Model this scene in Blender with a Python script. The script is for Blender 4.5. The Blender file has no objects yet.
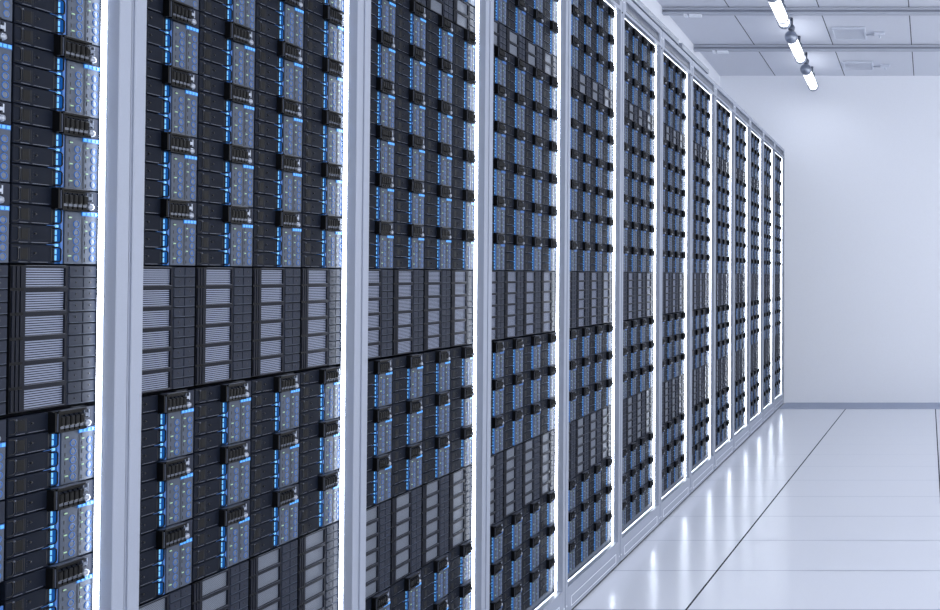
import bpy, bmesh, math
from mathutils import Vector, Matrix
C = bpy.context.scene.collection
EYE = 1.092          # camera height above the floor
PITCH = .5965        # rack width along the row
SEAM0 = 1.4206       # seam between first and second rack (Y)
FRONT = -1.113       # front plane of the racks (X)
FACE = -1.142        # face plane of the equipment (X)
CW = .1365           # equipment column width
NR = 13
WALLY = 8.62

def s2l(h):
    h = h.lstrip('#'); r = []
    for i in (0, 2, 4):
        c = int(h[i:i+2], 16)/255
        r.append(c/12.92 if c <= .04045 else ((c+.055)/1.055)**2.4)
    return tuple(r)+(1,)

# ------------------------------------------------------------- materials
def mat(name, col, rough=.5, metal=0, spec=.5, emit=None, es=0, noise=0, nscale=200, bump=0):
    m = bpy.data.materials.new(name); m.use_nodes = True
    nt = m.node_tree; b = nt.nodes['Principled BSDF']
    c = s2l(col) if isinstance(col, str) else tuple(col)+(1,)
    b.inputs['Base Color'].default_value = c
    b.inputs['Roughness'].default_value = rough
    b.inputs['Metallic'].default_value = metal
    b.inputs['Specular IOR Level'].default_value = spec
    if emit:
        b.inputs['Emission Color'].default_value = tuple(emit)+(1,)
        b.inputs['Emission Strength'].default_value = es
    if noise or bump:
        tc = nt.nodes.new('ShaderNodeTexCoord'); n = nt.nodes.new('ShaderNodeTexNoise')
        n.inputs['Scale'].default_value = nscale; n.inputs['Detail'].default_value = 3
        nt.links.new(tc.outputs['Object'], n.inputs['Vector'])
        if noise:
            r = nt.nodes.new('ShaderNodeMix'); r.data_type = 'RGBA'
            r.inputs['A'].default_value = tuple(x*(1-noise) for x in c[:3])+(1,)
            r.inputs['B'].default_value = tuple(min(1, x*(1+noise)) for x in c[:3])+(1,)
            nt.links.new(n.outputs['Fac'], r.inputs['Factor'])
            nt.links.new(r.outputs['Result'], b.inputs['Base Color'])
        if bump:
            bp = nt.nodes.new('ShaderNodeBump'); bp.inputs['Strength'].default_value = bump
            bp.inputs['Distance'].default_value = .001
            nt.links.new(n.outputs['Fac'], bp.inputs['Height'])
            nt.links.new(bp.outputs['Normal'], b.inputs['Normal'])
    return m

M = {}
M['paint'] = mat('rack_paint', '#888f9f', .45, noise=.05, nscale=500)
M['paint_dark'] = mat('rack_vent_grey', '#5d6371', .5, noise=.08, nscale=300)
M['gap'] = mat('dark_gap', '#15171c', .7)
M['side'] = mat('rack_side_steel', '#3a3f4a', .5)
M['plate'] = mat('drive_plate_black', '#111621', .55, spec=.07, noise=.08, nscale=300)
M['edge'] = mat('plate_edge_highlight', '#454b5a', .35)  # paler grey paints in the highlight along edges
M['line'] = mat('plate_groove', '#0b0c10', .5)
M['dot'] = mat('screw_black', '#0a0b0e', .3)
M['panel'] = mat('port_panel_grey', '#3d4656', .5, spec=.3, noise=.06, nscale=400)
M['inner'] = mat('port_centre', '#4d5563', .35)
M['black'] = mat('latch_black', '#07080b', .4, spec=.12)
M['tab'] = mat('latch_tab_steel', '#4c515c', .25, metal=.8)
M['knob'] = mat('knob_chrome', '#8d94a2', .3, metal=.5)
M['ring'] = mat('port_ring_blue', '#0d4c92', .35, emit=(.01, .15, .42), es=.12)
M['led'] = mat('led_cyan', '#2a5c9c', .4, emit=(.22, .62, 1.0), es=.95)
M['ledglow'] = mat('led_glow_blue', '#0e4486', .4, emit=(.012, .19, .55), es=.2)  # blue glow around the lamps, put into colour and emission
M['status'] = mat('status_blue', '#2a62a8', .4, emit=(.10, .44, 1.0), es=.85)
M['green'] = mat('indicator_green', '#7d9c7c', .4, emit=(.55, .85, .55), es=.2)
M['frame'] = mat('grille_frame', '#131620', .5, spec=.1)
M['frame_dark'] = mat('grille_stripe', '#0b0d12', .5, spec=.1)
M['slat'] = mat('louvre_slat', '#737c93', .45)
M['drawer'] = mat('drawer_face', '#222734', .5, spec=.12, noise=.06, nscale=300)
M['strip'] = mat('light_strip', '#ffffff', .4, emit=(.82, .89, 1.0), es=15)
M['strip_low'] = mat('light_strip_soft', '#ffffff', .4, emit=(.84, .90, 1.0), es=4)
M['tube'] = mat('lamp_tube', '#ffffff', .4, emit=(.93, .96, 1.0), es=2.2)
M['steel'] = mat('lamp_steel', '#8e96a6', .3, metal=.7)
M['steel_dark'] = mat('bracket_steel', '#5c6474', .4, metal=.4)
M['rail'] = mat('rail_steel', '#a4aab8', .5)
M['rail_dark'] = mat('rail_groove', '#7b8190', .5)
M['white'] = mat('white_plastic', '#dde2ec', .4)
M['ventwhite'] = mat('ceiling_vent_white', '#c4cad8', .5)
M['tray'] = mat('cable_tray_grey', '#7b8290', .5, noise=.06, nscale=200)

def mesh_pattern(name):           # perforated steel: a fine lattice of holes
    m = bpy.data.materials.new(name); m.use_nodes = True; nt = m.node_tree; b = nt.nodes['Principled BSDF']
    tc = nt.nodes.new('ShaderNodeTexCoord'); v = nt.nodes.new('ShaderNodeTexVoronoi')
    mp = nt.nodes.new('ShaderNodeMapping'); mp.inputs['Scale'].default_value = (0, 420, 420); mp.inputs['Rotation'].default_value = (math.radians(45), 0, 0)
    v.inputs['Scale'].default_value = 1; v.inputs['Randomness'].default_value = 0
    nt.links.new(tc.outputs['Object'], mp.inputs['Vector']); nt.links.new(mp.outputs['Vector'], v.inputs['Vector'])
    lt = nt.nodes.new('ShaderNodeMath'); lt.operation = 'GREATER_THAN'; lt.inputs[1].default_value = .3
    nt.links.new(v.outputs['Distance'], lt.inputs[0])
    r = nt.nodes.new('ShaderNodeMix'); r.data_type = 'RGBA'
    r.inputs['A'].default_value = s2l('#23272f'); r.inputs['B'].default_value = s2l('#5b6372')
    nt.links.new(lt.outputs[0], r.inputs['Factor']); nt.links.new(r.outputs['Result'], b.inputs['Base Color'])
    b.inputs['Roughness'].default_value = .45
    return m
M['mesh'] = mesh_pattern('perforated_steel')
KEYS = list(M)

# ------------------------------------------------------------- mesh helpers
def box(bm, x0, x1, y0, y1, z0, z1, mk, back=True):
    mi = KEYS.index(mk)
    v = [bm.verts.new((x, y, z)) for x in (x0, x1) for y in (y0, y1) for z in (z0, z1)]
    F = [(4, 6, 7, 5), (0, 2, 6, 4), (1, 5, 7, 3), (0, 4, 5, 1), (2, 3, 7, 6)]
    if back: F.append((0, 1, 3, 2))
    for f in F:
        g = bm.faces.new([v[i] for i in f]); g.material_index = mi

def quad(bm, pts, mk):
    f = bm.faces.new([bm.verts.new(p) for p in pts]); f.material_index = KEYS.index(mk)

def chbox(bm, x0, x1, y0, y1, z0, z1, c, mk):      # box whose front (+X) edges are chamfered
    mi = KEYS.index(mk)
    def ring(x, d): return [bm.verts.new(p) for p in ((x, y0+d, z0+d), (x, y1-d, z0+d), (x, y1-d, z1-d), (x, y0+d, z1-d))]
    a, b, f = ring(x0, 0), ring(x1-c, 0), ring(x1, c)
    for p, q in ((a, b), (b, f)):
        for i in range(4):
            g = bm.faces.new((p[i], p[(i+1) % 4], q[(i+1) % 4], q[i])); g.material_index = mi
    for r in (f, a[::-1]):
        g = bm.faces.new(r); g.material_index = mi

def revolve(bm, cy, cz, prof, n, mk, x=0, inner=None):   # profile (radius, x) turned about the X axis
    mi = KEYS.index(mk); rings = []
    for r, px in prof:
        if r < 1e-6: rings.append([bm.verts.new((x+px, cy, cz))])
        else: rings.append([bm.verts.new((x+px, cy+r*math.cos(2*math.pi*i/n), cz+r*math.sin(2*math.pi*i/n))) for i in range(n)])
    for a, b in zip(rings, rings[1:]):
        for i in range(n):
            j = (i+1) % n
            if len(b) == 1 and len(a) == 1: continue
            if len(b) == 1: f = (a[i], a[j], b[0])
            elif len(a) == 1: f = (a[0], b[j], b[i])
            else: f = (a[i], a[j], b[j], b[i])
            g = bm.faces.new(f); g.material_index = mi; g.smooth = n > 8

def tube(bm, pts, r, n, mk):
    mi = KEYS.index(mk); P = [Vector(p) for p in pts]; rings = []
    for i, p in enumerate(P):
        t = (P[min(i+1, len(P)-1)]-P[max(i-1, 0)]).normalized()
        u = t.orthogonal().normalized() if i == 0 else (u - t*u.dot(t)).normalized()
        w = t.cross(u)
        rings.append([bm.verts.new(p+r*(u*math.cos(2*math.pi*k/n)+w*math.sin(2*math.pi*k/n))) for k in range(n)])
    for a, b in zip(rings, rings[1:]):
        for k in range(n):
            g = bm.faces.new((a[k], a[(k+1) % n], b[(k+1) % n], b[k])); g.material_index = mi; g.smooth = True
    for q in (rings[0][::-1], rings[-1]):
        g = bm.faces.new(q); g.material_index = mi

def cylY(bm, cx, cz, prof, n, mk):      # profile (radius, y) turned about the Y axis
    mi = KEYS.index(mk); rings = []
    for r, y in prof:
        r = max(r, 1e-5)
        rings.append([bm.verts.new((cx+r*math.cos(2*math.pi*i/n), y, cz+r*math.sin(2*math.pi*i/n))) for i in range(n)])
    for a, b in zip(rings, rings[1:]):
        for i in range(n):
            g = bm.faces.new((a[i], a[(i+1) % n], b[(i+1) % n], b[i])); g.material_index = mi; g.smooth = True

def to_mesh(name, fn):
    bm = bmesh.new(); fn(bm)
    bmesh.ops.recalc_face_normals(bm, faces=bm.faces)
    used = sorted({f.material_index for f in bm.faces}); mp = {u: i for i, u in enumerate(used)}
    for f in bm.faces: f.material_index = mp[f.material_index]
    me = bpy.data.meshes.new(name); bm.to_mesh(me); bm.free()
    for u in used: me.materials.append(M[KEYS[u]])
    return me

def obj(name, me, parent=None, loc=(0, 0, 0)):
    if callable(me): me = to_mesh(name, me)
    o = bpy.data.objects.new(name, me); C.objects.link(o); o.location = loc
    if parent: o.parent = parent
    return o

def empty(name, loc=(0, 0, 0)):
    o = bpy.data.objects.new(name, None); C.objects.link(o); o.location = loc
    o.empty_display_size = .02
    return o

def tag(o, label, cat, group=None, kind=None):
    o['label'] = label; o['category'] = cat
    if group: o['group'] = group
    if kind: o['kind'] = kind
    return o

def copy_tree(o, parent=None):
    c = o.copy(); C.objects.link(c)
    if parent: c.parent = parent
    for ch in list(o.children): copy_tree(ch, c)
    return c

# ------------------------------------------------------------- blade server
UH = .1020
RH = UH/4
def f_plate(bm, z, seg=2):               # one drive plate: face, ears, groove, grille patch, screw
    z0, z1 = z+.0006, z+RH-.0006
    if seg == 0:
        box(bm, -.012, 0, .001, .0655, z0, z1, 'plate', False)
        box(bm, 0, .0006,   .020, .0650, z0, z0+.0009, 'edge', False)
        return
    chbox(bm, -.012, 0, .001, .0655, z0, z1, .0008, 'plate')
    # highlight along the lower edge, painted as paler strips
    box(bm, -.001, .0006, .011, .024, z0+.0012, z0+.0019, 'edge', False)
    box(bm, -.001, .0006, .029, .054, z0+.0012, z0+.0019, 'edge', False)
    # C shaped ear at the left, square patch, split line, screw
    if seg > 1:
        tube(bm, [(.0003, .0015, z0+.003), (.0007, .008, z0+.003), (.0007, .0105, z0+.006), (.0007, .0105, z1-.006), (.0007, .008, z1-.003), (.0003, .0015, z1-.003)], .0005, 5, 'line')
        revolve(bm, .0112, z1-.0042, [(.0012, 0), (.0011, .0012), (0, .0016)], 8, 'edge')
    for y in (.0135, .0240, .0262):
        box(bm, -.001, .0003, y, y+.0005, z0+.004, z1-.004, 'line', False)
    box(bm, -.001, .0004, .0145, .0236, z0+.0052, z1-.0052, 'black', False)
    box(bm, -.001, .0003, .0590, .0596, z0+.003, z1-.003, 'line', False)
    revolve(bm, .0345, (z0+z1)/2+.001, [(.0015, 0), (.0014, .0012), (.0006, .0018), (0, .0018)], 8 if seg > 1 else 6, 'dot')
    if seg > 1:
        for dz in (-.004, -.001, .003): box(bm, -.001, .0003, .0298, .0305, (z0+z1)/2+dz, (z0+z1)/2+dz+.0012, 'line', False)

def f_loop(bm, z, n=6):                   # bracket shaped pull handle in front of the light
    a, b = z+.0030, z+RH-.0035; x = .0032
    tube(bm, [(0, .0615, b), (x, .0640, b), (x, .0685, b-.0002), (x, .0708, b-.0024), (x, .0708, a+.0024), (x, .0685, a+.0002), (x, .0640, a), (0, .0615, a)], .0010, n, 'black')

def f_light(bm, lod=2):                   # cyan lamps in a column
    for k in range(3):
        z = k*RH
        if lod == 2:
            box(bm, -.004, -.0008, .0669, .0687, z+.0050, z+.0115, 'led', False)
            box(bm, -.004, -.0008, .0669, .0687, z+.0135, z+.0195, 'led', False)
            box(bm, -.004, -.0002, .0664, .0705, z+.0232, z+.0266, 'led', False)
        else:
            box(bm, -.004, -.0005, .0668, .0688, z+.005, z+.0105, 'led', False)
            box(bm, -.004, -.0005, .0668, .0688, z+.0145, z+.0190, 'led', False)
            box(bm, -.004, -.0002, .0666, .0698, z+.0235, z+.0260, 'led', False)

def f_glow_strip(bm):                          # blue strip behind the lamps; their glow is put in as emission
    box(bm, -.012, -.003, .0656, .0730, .0006, UH*.76, 'ledglow', False)
    box(bm, -.012, .0002, .0733, .0770, .0006, UH*.74, 'ledglow', False)
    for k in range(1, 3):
        box(bm, 0, .0006, .052, .0655, k*RH-.0003, k*RH+.0003, 'ledglow', False)

def ring_pos():
    for cy in (.0985, .1255):
        for k in range(5): yield cy-.001, .0085+k*.0115

def f_panel(bm, lod=2):
    chbox(bm, -.012, .0006, .0795, .1335, .0006, .0715, .0006, 'panel')
    x = .0006
    if lod:
        box(bm, x-.001, x+.0003, .1068, .1073, .001, .0640, 'line', False)
        box(bm, x-.001, x+.0003, .1086, .1089, .001, .0700, 'line', False)
        for cy in (.0845, .1115):
            for k in range(6): box(bm, x-.001, x+.0004, cy, cy+.0011, .0035+k*.0115, .0085+k*.0115, 'line', False)
    for i, (cy, zs) in enumerate(((.0848, (.0105, .0335, .0625)), (.1118, (.0220, .0450, .0575)))):
        for z in zs:
            w = .0048 if i == 0 else .0034
            box(bm, x-.001, x+.0008, cy, cy+w, z, z+.0016, 'green', False)

def f_ring(bm, cy, cz, n=16, lod=2):
    x = .0006
    if lod:
        revolve(bm, cy, cz, [(.0049, 0), (.0048, .0007), (.0043, .0009), (.0038, .0006), (.0037, .0002)], n, 'ring', x)
        revolve(bm, cy, cz, [(.0038, .0002), (.0026, .0005), (0, .0006)], n, 'inner', x)
    else:
        revolve(bm, cy, cz, [(.0048, .0004), (.0037, .0007)], n, 'ring', x)
        revolve(bm, cy, cz, [(.0037, .0005), (0, .0005)], n, 'inner', x)

def f_latch(bm, lod=2):                   # black latch block that stands out over the panel
    z0, z1 = .0730, .1014
    if lod == 0:
        box(bm, -.012, .0085, .0600, .1110, z0, z1, 'black', False)
        box(bm, 0, .0105, .0655, .1050, z0+.006, z1-.004, 'black', False)
        box(bm, 0, .0085, .067, .1050, z0-.001, z0+.002, 'tab', False)
        return
    chbox(bm, -.012, .0060, .0590, .1055, z0, z1, .001, 'black')
    box(bm, 0, .0095, .0585, .0610, z0+.001, z1-.001, 'black')
    box(bm, .0030, .0098, .0622, .0634, z0+.001, z1-.001, 'edge')  # pale edge stands in for a thin highlight
    box(bm, 0, .0110, .0634, .0652, z0-.001, z1+.0005, 'black')
    box(bm, 0, .0110, .0620, .1070, z1-.003, z1-.0005, 'black')
    box(bm, 0, .0090, .0630, .1065, z1-.0003, z1+.0006, 'edge')
    box(bm, 0, .0080, .0640, .1110, z0-.0010, z0+.0022, 'black')
    if lod == 1:
        for k in range(5): f_lever(bm, .0662+k*.0078, False)

def f_lever(bm, y, full=True):
    z0, z1 = .0740, .0985
    mi = 'black'
    chbox(bm, .0050, .0120, y, y+.0060, z0+.0070, z1-.005, .001, mi)
    box(bm, .0050, .0090, y+.0004, y+.0056, z1-.005, z1-.003, 'plate')
    if full: box(bm, .0050, .0100, y, y+.0060, z0+.0034, z0+.0068, 'tab')
    box(bm, .0050, .0098, y+.0002, y+.0058, z0+.0004, z0+.0032, mi)

def f_knob(bm, lod=2):
    n = 16 if lod == 2 else 8
    revolve(bm, .1140, .0790, [(.0028, -.001), (.0032, .002), (.0047, .0035), (.0050, .0060), (.0040, .0085), (.0015, .0096), (0, .0097)], n, 'knob')
def f_clip(bm):
    box(bm, -.004, .0010, .1058, .1330, .0735, .1005, 'drawer', False)
    box(bm, .0020, .0060, .1110, .1180, .0885, .0930, 'steel')
    box(bm, .0020, .0048, .1175, .1195, .0865, .0975, 'steel')
    box(bm, .0020, .0045, .1105, .1122, .0900, .0975, 'steel_dark')
def f_status(bm, k): 
    box(bm, 0, .0022, .1065+k*.0066, .1065+k*.0066+.0046, .0672, .0712, 'status')
def f_statusbar(bm): box(bm, 0, .0014, .1055, .1326, .0660, .0724, 'ledglow')
def f_chassis(bm): box(bm, -.34, -.012, .0008, CW-.0008, .0006, UH-.0006, 'side')

def make_blade(lod):
    t = empty('blade_server')
    if lod == 2:
        obj('chassis', f_chassis, t)
        pm = to_mesh('drive_plate', lambda bm: f_plate(bm, 0))
        hm = to_mesh('pull_handle', lambda bm: f_loop(bm, 0))
        for k in range(4):
            p = obj('drive_plate', pm, t, (0, 0, k*RH))
            if k < 3: obj('pull_handle', hm, p)
        g = obj('blue_glow_strip', f_glow_strip, t); obj('light_bar', f_light, g)
        p = obj('port_panel', f_panel, t)
        rm = to_mesh('port_ring', lambda bm: f_ring(bm, 0, 0))
        for cy, cz in ring_pos(): obj('port_ring', rm, p, (0, cy, cz))
        l = obj('latch_block', f_latch, t)
        lm = to_mesh('latch_lever', lambda bm: f_lever(bm, 0))
        for k in range(5): obj('latch_lever', lm, l, (0, .0662+k*.0078, 0))
        c = obj('clip_plate', f_clip, t); obj('knob', f_knob, c)
        s = obj('status_panel', f_statusbar, t)
        sm = to_mesh('status_light', lambda bm: f_status(bm, 0))
        for k in range(4): obj('status_light', sm, s, (0, k*.0066, 0))
    elif lod == 1:
        pm = to_mesh('drive_plate', lambda bm: f_plate(bm, 0, 1))
        hm = to_mesh('pull_handle', lambda bm: f_loop(bm, 0, 4))
        for k in range(4):
            p = obj('drive_plate', pm, t, (0, 0, k*RH))
            if k < 3: obj('pull_handle', hm, p)
        g = obj('blue_glow_strip', f_glow_strip, t); obj('light_bar', lambda bm: f_light(bm, 1), g)
        def pr(bm):
            f_panel(bm)
            for cy, cz in ring_pos(): f_ring(bm, cy, cz, 10)
        obj('port_panel', pr, t)
        obj('latch_block', lambda bm: f_latch(bm, 1), t)
        c = obj('clip_plate', f_clip, t); obj('knob', lambda bm: f_knob(bm, 1), c)
        def st(bm):
            f_statusbar(bm)
            for k in range(4): f_status(bm, k)
        obj('status_light', st, t)
    else:
        def dp(bm):
            for k in range(4): f_plate(bm, k*RH, 1)
        obj('drive_plate', dp, t)
        def lb(bm): f_glow_strip(bm); f_light(bm, 1)
        obj('light_bar', lb, t)
        def pr(bm):
            f_panel(bm); f_statusbar(bm)
            for cy, cz in ring_pos(): f_ring(bm, cy, cz, 8, 0)
        obj('port_panel', pr, t)
        def lt(bm): f_latch(bm, 1); f_clip(bm); f_knob(bm, 1)
        obj('latch_block', lt, t)
    return t

def f_blade_far(bm):
    for k in range(4): f_plate(bm, k*RH, 0)
    f_glow_strip(bm); f_light(bm, 1); f_panel(bm, 0); f_statusbar(bm); f_latch(bm, 0)
    for cy, cz in ring_pos(): f_ring(bm, cy, cz, 6, 0)

# ------------------------------------------------------------- grille module
def f_gframe(bm, n, p):
    H = n*p
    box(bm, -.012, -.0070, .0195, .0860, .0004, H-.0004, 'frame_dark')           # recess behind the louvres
    box(bm, -.012, 0, .0195, .0225, .0004, H-.0004, 'frame')
    box(bm, -.012, 0, .0825, .0865, .0004, H-.0004, 'frame')
    for k in range(n+1):
        z = k*p; a, b = max(.0004, z-.0036), min(H-.0004, z+.0030)
        box(bm, -.012, 0, .0225, .0825, a, b, 'frame')
        box(bm, 0, .0006, .0225, .0825, b-.0007, b-.0001, 'edge')
    box(bm, -.012, -.0045, .0865, CW-.0004, .0004, H-.0004, 'frame_dark')
    box(bm, -.012, 0, .0004, .0195, .0004, H-.0004, 'frame_dark')
def f_gstripe(bm, n, p):
    for j in range(3):
        for k in range(n):
            box(bm, -.001, .0016, .0018+j*.0060, .0058+j*.0060, k*p+.002, (k+1)*p-.002, 'frame', False)
def f_louvre(bm, p, lo=False):
    a, b = .0030, p-.0036; n = 8; s = (b-a)/n
    for k in range(n):
        z = a+k*s
        mi = 'slat'
        box(bm, -.0034, -.0026, .0225, .0825, z+s*.2, z+s*.78, mi)
def f_mesh(bm, p):
    box(bm, -.004, -.0030, .0225, .0825, .0030, p-.0036, 'mesh', False)
def f_drawer(bm, h, dots=True):
    chbox(bm, -.0045, -.0004, .0872, .1340, .0006, h-.0006, .0006, 'drawer')
    for y0, y1 in ((.0885, .1095), (.1115, .1325)):
        box(bm, -.001, .0006, y0, y1, .0020, h-.0016, 'drawer', False)
        if dots: revolve(bm, (y0+y1)/2, h/2+.0006, [(.0012, .0006), (.0010, .0014), (0, .0014)], 6, 'dot')
    box(bm, -.001, .0012, .0890, .1320, .0008, .0016, 'panel', False)  # pale line painted in for the highlight on the drawer's lower edge

def make_grille(n, p, kind, lod):
    t = empty('grille_module')
    if lod:
        fr = obj('grille_frame', lambda bm: f_gframe(bm, n, p), t)
        obj('grille_stripe', lambda bm: f_gstripe(bm, n, p), fr)
        wm = to_mesh('louvre', (lambda bm: f_louvre(bm, p)) if kind == 'louvre' else (lambda bm: f_mesh(bm, p)))
        for k in range(n): obj('louvre' if kind == 'louvre' else 'mesh_screen', wm, t, (0, 0, k*p))
        dm = to_mesh('drawer', lambda bm: f_drawer(bm, p/2))
        for k in range(2*n): obj('drawer', dm, t, (0, 0, k*p/2))
    else:
        def fr(bm): f_gframe(bm, n, p); f_gstripe(bm, n, p)
        obj('grille_frame', fr, t)
        def wi(bm):
            for k in range(n):
                b2 = bmesh.new(); (f_louvre if kind == 'louvre' else f_mesh)(b2, p)
                for v in b2.verts: v.co.z += k*p
                me = bpy.data.meshes.new('t'); b2.to_mesh(me); bm.from_mesh(me); bpy.data.meshes.remove(me); b2.free()
        obj('louvre' if kind == 'louvre' else 'mesh_screen', wi, t)
        def dr(bm):
            for k in range(2*n):
                b2 = bmesh.new(); f_drawer(b2, p/2, False)
                for v in b2.verts: v.co.z += k*p/2
                me = bpy.data.meshes.new('t'); b2.to_mesh(me); bm.from_mesh(me); bpy.data.meshes.remove(me); b2.free()
        obj('drawer', dr, t)
    return t

# ------------------------------------------------------------- server rack
OPZ0, OPZ1, TOPZ = EYE-1.0, EYE+1.010, EYE+1.085
SIDE = .0246
def make_rack():
    t = empty('server_rack')
    x0 = FRONT
    def post(bm, s):
        y = .0034 if s == 0 else PITCH-.0246
        chbox(bm, x0-.017, x0, y, y+.0212, .009, TOPZ, .0010, 'paint')
        g = .0004 if s == 0 else PITCH-.0034
        box(bm, x0-.017, x0-.0030, g, g+.0030, .009, TOPZ-.001, 'paint')
        box(bm, x0-.0255, x0-.016, y, y+.0212, OPZ0-.004, OPZ1+.004, 'paint')
    obj('post', lambda bm: post(bm, 0), t); obj('post', lambda bm: post(bm, 1), t)
    y0, y1 = .0246, PITCH-.0246
    def header(bm):
        a, b = EYE+1.026, EYE+1.062
        box(bm, x0-.028, x0, y0, y1, OPZ1, a, 'paint'); box(bm, x0-.028, x0, y0, y1, b, TOPZ, 'paint')
        box(bm, x0-.028, x0, y0, y0+.018, a, b, 'paint'); box(bm, x0-.028, x0, y1-.018, y1, a, b, 'paint')
        box(bm, x0-.0275, x0-.010, y0+.018, y1-.018, a, b, 'paint_dark')
    h = obj('header_panel', header, t)
    def hv(bm):
        a, b = EYE+1.0275, EYE+1.0605
        m = y0+.0195; n = y1-.0195
        quad(bm, [(x0-.003, m, a), (x0-.003, n, a), (x0-.0098, n, b), (x0-.0098, m, b)], 'paint_dark')
        quad(bm, [(x0-.003, m, a), (x0-.003, n, a), (x0-.0098, n, a-.0006), (x0-.0098, m, a-.0006)], 'gap')
        for k in range(3): box(bm, x0-.009, x0-.0045+k*-.0018, m+.004, n-.004, a+.007+k*.008, a+.0085+k*.008, 'side')
        box(bm, x0-.002, x0+.0014, m, n, a-.0045, a-.0030, 'side')
    obj('header_vent', hv, h)
    def base(bm):
        box(bm, x0-.028, x0, y0, y1, .009, OPZ0, 'paint')
        m, n = y0+.03, y1-.03
        e = x0+.0012
        for a in ((m, n, .0520, .0538), (m, n, .0215, .0233), (m, m+.0022, .0215, .0538), (n-.0022, n, .0215, .0538)):
            box(bm, x0-.001, e, a[0], a[1], a[2], a[3], 'white')
        box(bm, x0-.001, x0+.0004, m+.004, n-.004, .0255, .0500, 'paint')
    obj('base_panel', base, t)
    jb = PITCH-SIDE+.012
    for za, zb in ((OPZ0-.003, EYE-.9850), (EYE+1.0070, OPZ1+.003)):
        obj('filler_strip', lambda bm: box(bm, FACE-.012, FACE-.002, y0-.0006, jb, za, zb, 'panel'), t)
    obj('plinth', lambda bm: box(bm, x0-.54, x0-.004, .002, PITCH-.002, 0, .0089, 'gap'), t)
    sm = to_mesh('screw', lambda bm: revolve(bm, 0, 0, [(.0028, -.001), (.0026, .0012), (.0012, .002), (0, .002)], 10, 'white'))
    for z in (.034, EYE+1.05):
        for y in (.012, PITCH-.012): obj('screw', sm, t, (x0, y, z))
    obj('hinge_plug', lambda bm: revolve(bm, 0, 0, [(.0035, -.001), (.0035, .003), (0, .004)], 10, 'side'), t, (x0, PITCH-.012, EYE+1.004))
    obj('back_panel', lambda bm: box(bm, x0-.545, x0-.540, .002, PITCH-.002, .009, TOPZ-.006, 'side'), t)
    obj('top_panel', lambda bm: box(bm, x0-.545, x0-.028, .001, PITCH-.001, TOPZ-.006, TOPZ-.0005, 'paint'), t)
    obj('floor_panel', lambda bm: box(bm, x0-.540, x0-.028, .004, PITCH-.004, .015, OPZ0-.005, 'side'), t)
    for y in (.001, PITCH-.003):
        obj('side_panel', lambda bm: box(bm, x0-.540, x0-.028, y, y+.002, .015, TOPZ-.007, 'side'), t)
    ja = PITCH-SIDE
    obj('light_strip', lambda bm: box(bm, x0-.0255, x0-.0190, ja-.0012, ja+.0, OPZ0+.003, OPZ1-.003, 'strip'), t)
    obj('light_strip', lambda bm: box(bm, x0-.0218, x0-.0192, y0+.002, ja-.002, OPZ1-.0016, OPZ1-.0002, 'strip_low'), t)
    obj('light_strip', lambda bm: box(bm, x0-.0218, x0-.0192, y0+.002, ja-.002, OPZ0+.0002, OPZ0+.0016, 'strip_low'), t)
    return t

ORD = ['first', 'second', 'third', 'fourth', 'fifth', 'sixth', 'seventh', 'eighth', 'ninth', 'tenth', 'eleventh', 'twelfth', 'thirteenth']
COLN = ['leftmost column', 'second column from left', 'second column from right', 'rightmost column']
def rackname(i): return '%s rack from left' % ORD[i]
rack0 = make_rack()
for i in range(NR):
    r = rack0 if i == 0 else copy_tree(rack0)
    r.location = (0, SEAM0+(i-1)*PITCH, 0)
    if i == 0: lab = 'white server rack at the left edge of the photo, cut off by it'
    elif i == NR-1: lab = 'white server rack at the far end of the row, beside the back wall'
    else: lab = 'white framed server rack with lit light strips, %s in the row' % rackname(i)
    tag(r, lab, 'server rack', 'server racks in the long row')

# ------------------------------------------------------------- camera model, used to rank the copies by size in view
F = 1000.0
def area(y, z, h):
    y0, y1 = y, y+CW
    if y0 < 1.0: return 0
    px = lambda yy: 914+F*FACE/yy
    ym = (y0+y1)/2
    a, b = max(0, px(y0)), px(y1)
    t, u = max(0, 276-(z+h-EYE)*F/ym), min(610, 276-(z-EYE)*F/ym)
    return max(0, b-a)*max(0, u-t)

def col_y(i, c): return SEAM0-.001+(i-1)*PITCH+SIDE+(.0065 if i == 0 else .0110 if i == 1 else .0175)+c*CW
def sections(i):       # (first Z, direction, number, label)
    S = []
    for k in range(6): S.append((EYE+.016+k*.1018, '%s above wide grille' % ORD[k]))
    for k in range(3): S.append((EYE+.7000+k*.1020, '%s above narrow grille' % ORD[k]))
    for k in range(3): S.append((EYE-.1785-(k+1)*.1022, '%s below wide grille' % ORD[k]))
    for k in range(3): S.append((EYE-.6770-(k+1)*.1022, '%s below low mesh band' % ORD[k]))
    return S
units = []
for i in range(NR):
    for c in range(4):
        y = col_y(i, c)
        for z, lab in sections(i):
            units.append((area(y, z, UH), i, c, y, z, lab))
units.sort(key=lambda u: -u[0])
keep, rest = units[:300], units[300:]
protos = {}
for a, i, c, y, z, lab in keep:
    lod = 2 if i < 2 else 1 if i == 2 else 0
    if lod not in protos: o = protos[lod] = make_blade(lod)
    else: o = copy_tree(protos[lod])
    o.location = (FACE, y, z)
    tag(o, 'black blade server, %s, %s, %s' % (lab, COLN[c], rackname(i)), 'server', 'blade servers in the racks')

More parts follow.
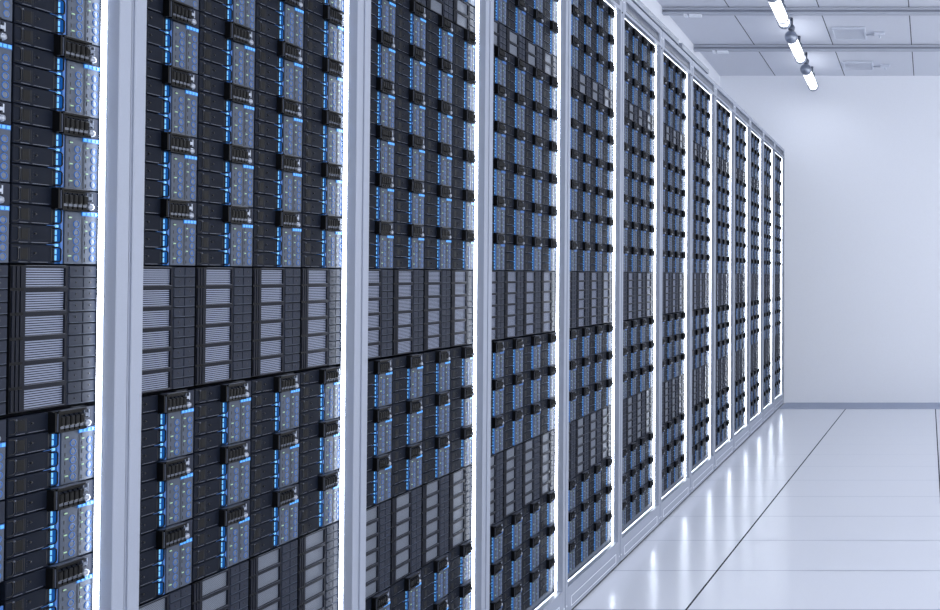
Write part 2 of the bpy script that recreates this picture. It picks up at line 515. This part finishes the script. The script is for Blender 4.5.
# the small far copies, one object
src = to_mesh('blade_far', f_blade_far)
sv = [tuple(v.co) for v in src.vertices]; sf = [(tuple(p.vertices), p.material_index) for p in src.polygons]
VV, FF, MI = [], [], []
for a, i, c, y, z, lab in rest:
    if i == 0 and c < 2: continue
    b = len(VV)
    VV += [(FACE+v[0], y+v[1], z+v[2]) for v in sv]
    for f, m in sf: FF.append(tuple(q+b for q in f)); MI.append(m)
fm = bpy.data.meshes.new('blade_servers'); fm.from_pydata(VV, [], FF)
for m in src.materials: fm.materials.append(m)
fm.polygons.foreach_set('material_index', MI); fm.update()
o = obj('blade_servers', fm)
tag(o, 'all the remaining tiny blade servers crowded in the far racks of the row', 'servers', None, 'stuff')

# grille modules
gp = {}
for i in range(NR):
    for c in range(4):
        if i == 0 and c < 2: continue
        y = col_y(i, c)
        for key, n, p, zt, kind, nm in (('wide', 6, .0315, EYE+.0145, 'louvre', 'wide band'), ('low', 6, .0314, EYE-.4870, 'mesh', 'lower band'), ('narrow', 2, .0345, EYE+.6975, 'mesh', 'narrow top band')):
            lod = 1 if i < 3 and key != 'narrow' or i < 2 else 0
            if i < 1 and key == 'narrow': continue
            if (key, lod) not in gp: o = gp[(key, lod)] = make_grille(n, p, kind, lod)
            else: o = copy_tree(gp[(key, lod)])
            o.location = (FACE, y, zt-n*p)
            adj = 'slatted grille module' if kind == 'louvre' else 'meshed grille module'
            tag(o, 'grey %s, %s, %s, %s' % (adj, nm, COLN[c], rackname(i)), 'grille', 'grille modules in the %s of the racks' % nm)

# ------------------------------------------------------------- cable trays on the racks
def make_tray(L):
    t = empty('cable_tray')
    z = TOPZ
    def body(bm):
        box(bm, -1.50, -1.215, 0, L, z, z+.095, 'tray')
        box(bm, -1.215, -1.209, .004, L-.004, z+.010, z+.070, 'paint_dark')
    obj('tray_body', body, t)
    obj('tray_lid', lambda bm: box(bm, -1.505, -1.200, -.003, L+.003, z+.095, z+.122, 'tray'), t)
    return t
t = make_tray(2.4); t.location = (0, 2.68, 0); tag(t, 'long grey cable tray lying on the nearer rack tops, under the first ceiling rail', 'cable tray', 'cable trays on the racks')
t = make_tray(.66); t.location = (0, 5.16, 0); tag(t, 'short grey cable tray on the rack tops beyond a small gap', 'cable tray', 'cable trays on the racks')

# ------------------------------------------------------------- room
def ceil_z(y): return EYE+1.7326+.031*(WALLY-y)
YN, XR = -2.5, 3.2
def surf_mat(name, col, rough, spec, noise, nscale, kind=None):
    m = mat(name, col, rough, spec=spec, noise=noise, nscale=nscale)
    nt = m.node_tree; b = nt.nodes['Principled BSDF']
    if kind is None: return m
    N = nt.nodes.new; L = nt.links.new
    tc = N('ShaderNodeTexCoord'); sp = N('ShaderNodeSeparateXYZ'); L(tc.outputs['Object'], sp.inputs[0])
    def mth(op, a, b_=None):
        n = N('ShaderNodeMath'); n.operation = op
        for i, q in enumerate((a, b_)):
            if q is None: continue
            if isinstance(q, (int, float)): n.inputs[i].default_value = q
            else: L(q, n.inputs[i])
        return n.outputs[0]
    X, Y = sp.outputs[0], sp.outputs[1]
    prev = b.inputs['Base Color'].links[0].from_socket
    def overlay(prev, mask, col, amt):
        r = N('ShaderNodeMix'); r.data_type = 'RGBA'; r.inputs['B'].default_value = s2l(col)
        L(mth('MULTIPLY', mask, amt), r.inputs['Factor']); L(prev, r.inputs['A']); return r.outputs['Result']
    if kind == 'floor':
        S = mth('ADD', mth('MULTIPLY', mth('SUBTRACT', Y, 5.175), -.0234), .81)           # panel width
        XB = mth('ADD', mth('MULTIPLY', mth('SUBTRACT', Y, 3.27), .0372), -.7466)         # the joint left of the aisle
        D = mth('SUBTRACT', X, XB)
        u = mth('DIVIDE', mth('ADD', D, .004), S)
        w = mth('MULTIPLY', mth('FRACT', u), S)
        m1 = mth('LESS_THAN', w, .0075)
        v = mth('FRACT', mth('ADD', mth('DIVIDE', mth('SUBTRACT', mth('DIVIDE', Y, mth('SUBTRACT', 1092, mth('MULTIPLY', Y, 26))), .003273), .000473), 20.009))
        m2 = mth('LESS_THAN', v, .018)
        col = overlay(prev, m2, '#55627e', .75); col = overlay(col, m1, '#1b2028', .95)
        mm = mth('MAXIMUM', m1, mth('MULTIPLY', m2, .5))
        L(mth('ADD', mth('MULTIPLY', mm, .35), rough), b.inputs['Roughness'])
        L(mth('MULTIPLY', mth('SUBTRACT', 1.0, mm), spec), b.inputs['Specular IOR Level'])
        # faint waviness of the coating smears the reflections
        n = N('ShaderNodeTexNoise'); n.inputs['Scale'].default_value = 260; L(tc.outputs['Object'], n.inputs['Vector'])
        bp = N('ShaderNodeBump'); bp.inputs['Strength'].default_value = .12; bp.inputs['Distance'].default_value = .0006
        L(n.outputs['Fac'], bp.inputs['Height']); L(bp.outputs['Normal'], b.inputs['Normal'])
    else:
        u = mth('SUBTRACT', X, mth('MULTIPLY', mth('SUBTRACT', Y, WALLY), .017))
        w = mth('FRACT', mth('DIVIDE', mth('ADD', u, 12.0045), .6))
        m1 = mth('LESS_THAN', w, .0125)
        col = overlay(prev, m1, '#3c434f', .95)
    L(col, b.inputs['Base Color'])
    return m
M['floor'] = surf_mat('floor_panels', '#d6dae4', .20, .5, .06, 240, 'floor')
M['ceiling'] = surf_mat('ceiling_boards', '#cbcfda', .7, .3, .035, 60, 'ceiling')
M['wall'] = mat('wall_paint', '#dee2eb', .7, spec=.3, noise=.03, nscale=120)
M['kerb'] = mat('threshold_grey', '#8f99b0', .5)
KEYS = list(M)
def struct(name, fn):
    o = obj(name, fn); o['kind'] = 'structure'; return o
struct('floor', lambda bm: box(bm, -1.68, XR, YN, WALLY, -.06, 0, 'floor'))
def cl(bm):
    mi = KEYS.index('ceiling')
    v = [bm.verts.new((x, y, ceil_z(y)+dz)) for dz in (0, .08) for x, y in ((-1.68, YN), (XR, YN), (XR, WALLY), (-1.68, WALLY))]
    for f in ((0, 1, 2, 3), (4, 7, 6, 5), (0, 4, 5, 1), (1, 5, 6, 2), (2, 6, 7, 3), (3, 7, 4, 0)):
        bm.faces.new([v[i] for i in f]).material_index = mi
struct('ceiling', cl)
struct('wall_back', lambda bm: box(bm, -1.80, XR, WALLY, WALLY+.1, -.06, 3.6, 'wall'))
struct('wall_left', lambda bm: box(bm, -1.80, -1.68, YN, WALLY, -.06, 3.6, 'wall'))
struct('trim_1', lambda bm: box(bm, -1.10, XR, 8.235, WALLY, 0, .004, 'kerb'))

# ceiling rails
def make_rail():
    t = empty('ceiling_rail')
    def body(bm):
        box(bm, -1.679, XR, -.022, .022, -.016, .0, 'rail')
        box(bm, -1.679, XR, -.014, .014, -.030, -.016, 'rail_dark')
        box(bm, -1.679, XR, -.022, .022, -.044, -.030, 'rail')
    obj('rail_body', body, t)
    def glints(bm):
        box(bm, -1.535, -1.515, -.024, .024, -.058, -.044, 'white'); box(bm, -1.50, -1.42, -.020, .020, -.060, -.044, 'white')  # white boxes put in for bright reflections under the rail
    obj('rail_glint', glints, t)
    return t
rail0 = make_rail()
for k, y in enumerate((7.606, 6.655, 5.70, 4.75, 3.80, 2.85, 1.90, .95)):
    r = rail0 if k == 0 else copy_tree(rail0)
    r.location = (0, y, ceil_z(y)-.003)
    tag(r, 'grey ceiling rail nearest the back wall, running across the ceiling' if k == 0 else 'grey ceiling rail at the top of the photo, second from the back wall' if k == 1 else 'grey ceiling rail above the aisle outside the photo, %s from the back wall' % ORD[k], 'rail', 'ceiling rails')

# tube lamps
def make_lamp():
    t = empty('tube_lamp'); L = .63
    obj('lamp_tube', lambda bm: cylY(bm, 0, 0, [(0, .03), (.036, .03), (.036, L-.02), (0, L-.02)], 28, 'tube'), t)
    R = .0445
    obj('end_cap', lambda bm: cylY(bm, 0, 0, [(R*math.cos(a), .035-R*math.sin(a)*.9) for a in [math.pi/2*k/8 for k in range(8, -1, -1)]]+[(R, .05), (.037, .052)], 28, 'steel'), t)
    obj('end_cap', lambda bm: cylY(bm, 0, 0, [(.037, L-.030), (.0445, L-.028), (.0445, L-.022), (.038, L-.020), (.038, L-.010), (.0445, L-.008), (.0445, L), (.038, L+.003), (0, L+.003)], 28, 'steel'), t)
    for y in (.06, .52):
        def hang(bm):
            cylr = [(.016, .048), (.022, .055), (.024, .075), (.016, .090), (.010, .094), (.010, .145)]
            b2 = bmesh.new(); cylY(b2, 0, 0, [(r, z) for r, z in [(0, .040)]+cylr+[(0, .145)]], 14, 'steel_dark')
            for v in b2.verts: v.co = Vector((v.co.x, y+v.co.z, v.co.y))
            me = bpy.data.meshes.new('t'); b2.to_mesh(me); bm.from_mesh(me); bpy.data.meshes.remove(me); b2.free()
            cylY(bm, 0, 0, [(.037, y-.008), (.0405, y-.008), (.0405, y+.008), (.037, y+.008)], 28, 'steel_dark')
        obj('hanger', hang, t)
    return t
lamp0 = make_lamp()
for k in range(9):
    y = 7.77-.94*k
    l = lamp0 if k == 0 else copy_tree(lamp0)
    l.location = (-.848, y, ceil_z(y+.3)-.130); l.rotation_euler = (-math.atan(.031), 0, 0)
    lab = ['white glowing tube lamp with grey cap, farthest of three, nearest the back wall', 'white glowing tube lamp with round grey cap, middle of the three',
           'white glowing tube lamp cut off by the top edge of the photo'][k] if k < 3 else 'white tube lamp above the aisle outside the photo, %s from the back wall' % ORD[k]
    tag(l, lab, 'ceiling lamp', 'tube lamps in a line under the ceiling')

# light given down by the lamps
for k in range(9):
    y = 7.77-.94*k+.33
    ld = bpy.data.lights.new('lamp_light', 'AREA'); ld.shape = 'RECTANGLE'; ld.size = .05; ld.size_y = .60
    ld.energy = 10 if k else 5; ld.color = (.93, .96, 1.0)
    lo = bpy.data.objects.new('lamp_light', ld); C.objects.link(lo)
    lo.location = (-.848, y, ceil_z(y)-.130-.040); lo.rotation_euler = (-math.atan(.031), 0, 0)

# ceiling vents
def make_vent(lab, x0, x1, y0, y1):
    t = empty('ceiling_vent', ((x0+x1)/2, (y0+y1)/2, ceil_z((y0+y1)/2)-.001)); t.rotation_euler = (-math.atan(.031), 0, 0)
    w, d = (x1-x0)/2, (y1-y0)/2
    def fr(bm):
        for a in ((-w, w, -d, -d+.018), (-w, w, d-.018, d), (-w, -w+.012, -d+.018, d-.018), (w-.012, w, -d+.018, d-.018)):
            box(bm, a[0], a[1], a[2], a[3], -.016, -.001, 'ventwhite')
        box(bm, -w+.012, w-.012, -d+.018, d-.018, -.003, -.001, 'steel_dark')
    obj('vent_frame', fr, t)
    n = 11; s = (2*d-.036)/n
    sl = to_mesh('slat', lambda bm: box(bm, -w+.012, w-.012, 0, s*.45, -.012, -.003, 'ventwhite'))
    for k in range(n): obj('slat', sl, t, (0, -d+.018+k*s+s*.25, 0))
    def arm(bm):
        tube(bm, [(w, .04, -.008), (w+.09, .035, -.010)], .0045, 8, 'rail')
        box(bm, w+.06, w+.135, -.02, .03, -.018, -.001, 'ventwhite')
        tube(bm, [(w+.10, .06, -.002), (w+.10, .06, -.026)], .007, 8, 'ventwhite')
    obj('vent_arm', arm, t)
    tag(t, lab, 'ceiling vent', 'ceiling vents')
make_vent('white slatted ceiling vent between the two grey rails', -.593, -.350, 7.107, 7.40)
make_vent('white slatted ceiling vent behind the last rail, nearest the back wall', -.582, -.337, 8.10, 8.345)

# ------------------------------------------------------------- light
w = bpy.data.worlds.new('w'); bpy.context.scene.world = w; w.use_nodes = True
bg = w.node_tree.nodes['Background']; bg.inputs[0].default_value = (.96, .975, 1.0, 1); bg.inputs[1].default_value = 2.75

# ------------------------------------------------------------- camera
cam = bpy.data.cameras.new('camera'); co = bpy.data.objects.new('camera', cam); C.objects.link(co)
co.location = (0, 0, EYE); co.rotation_euler = (math.radians(90+1.005), 0, 0)
cam.sensor_width = 36; cam.lens = 36*F/940; cam.clip_start = .05
cam.shift_x = (470-914)/940; cam.shift_y = -(305-258.5)/940
sc = bpy.context.scene; sc.camera = co
sc.view_settings.view_transform = 'Standard'; sc.view_settings.look = 'None'
sc.view_settings.exposure = 0; sc.view_settings.gamma = 1; sc.view_settings.use_curve_mapping = False
sc.cycles.max_bounces = 8; sc.cycles.diffuse_bounces = 5; sc.cycles.sample_clamp_indirect = 6
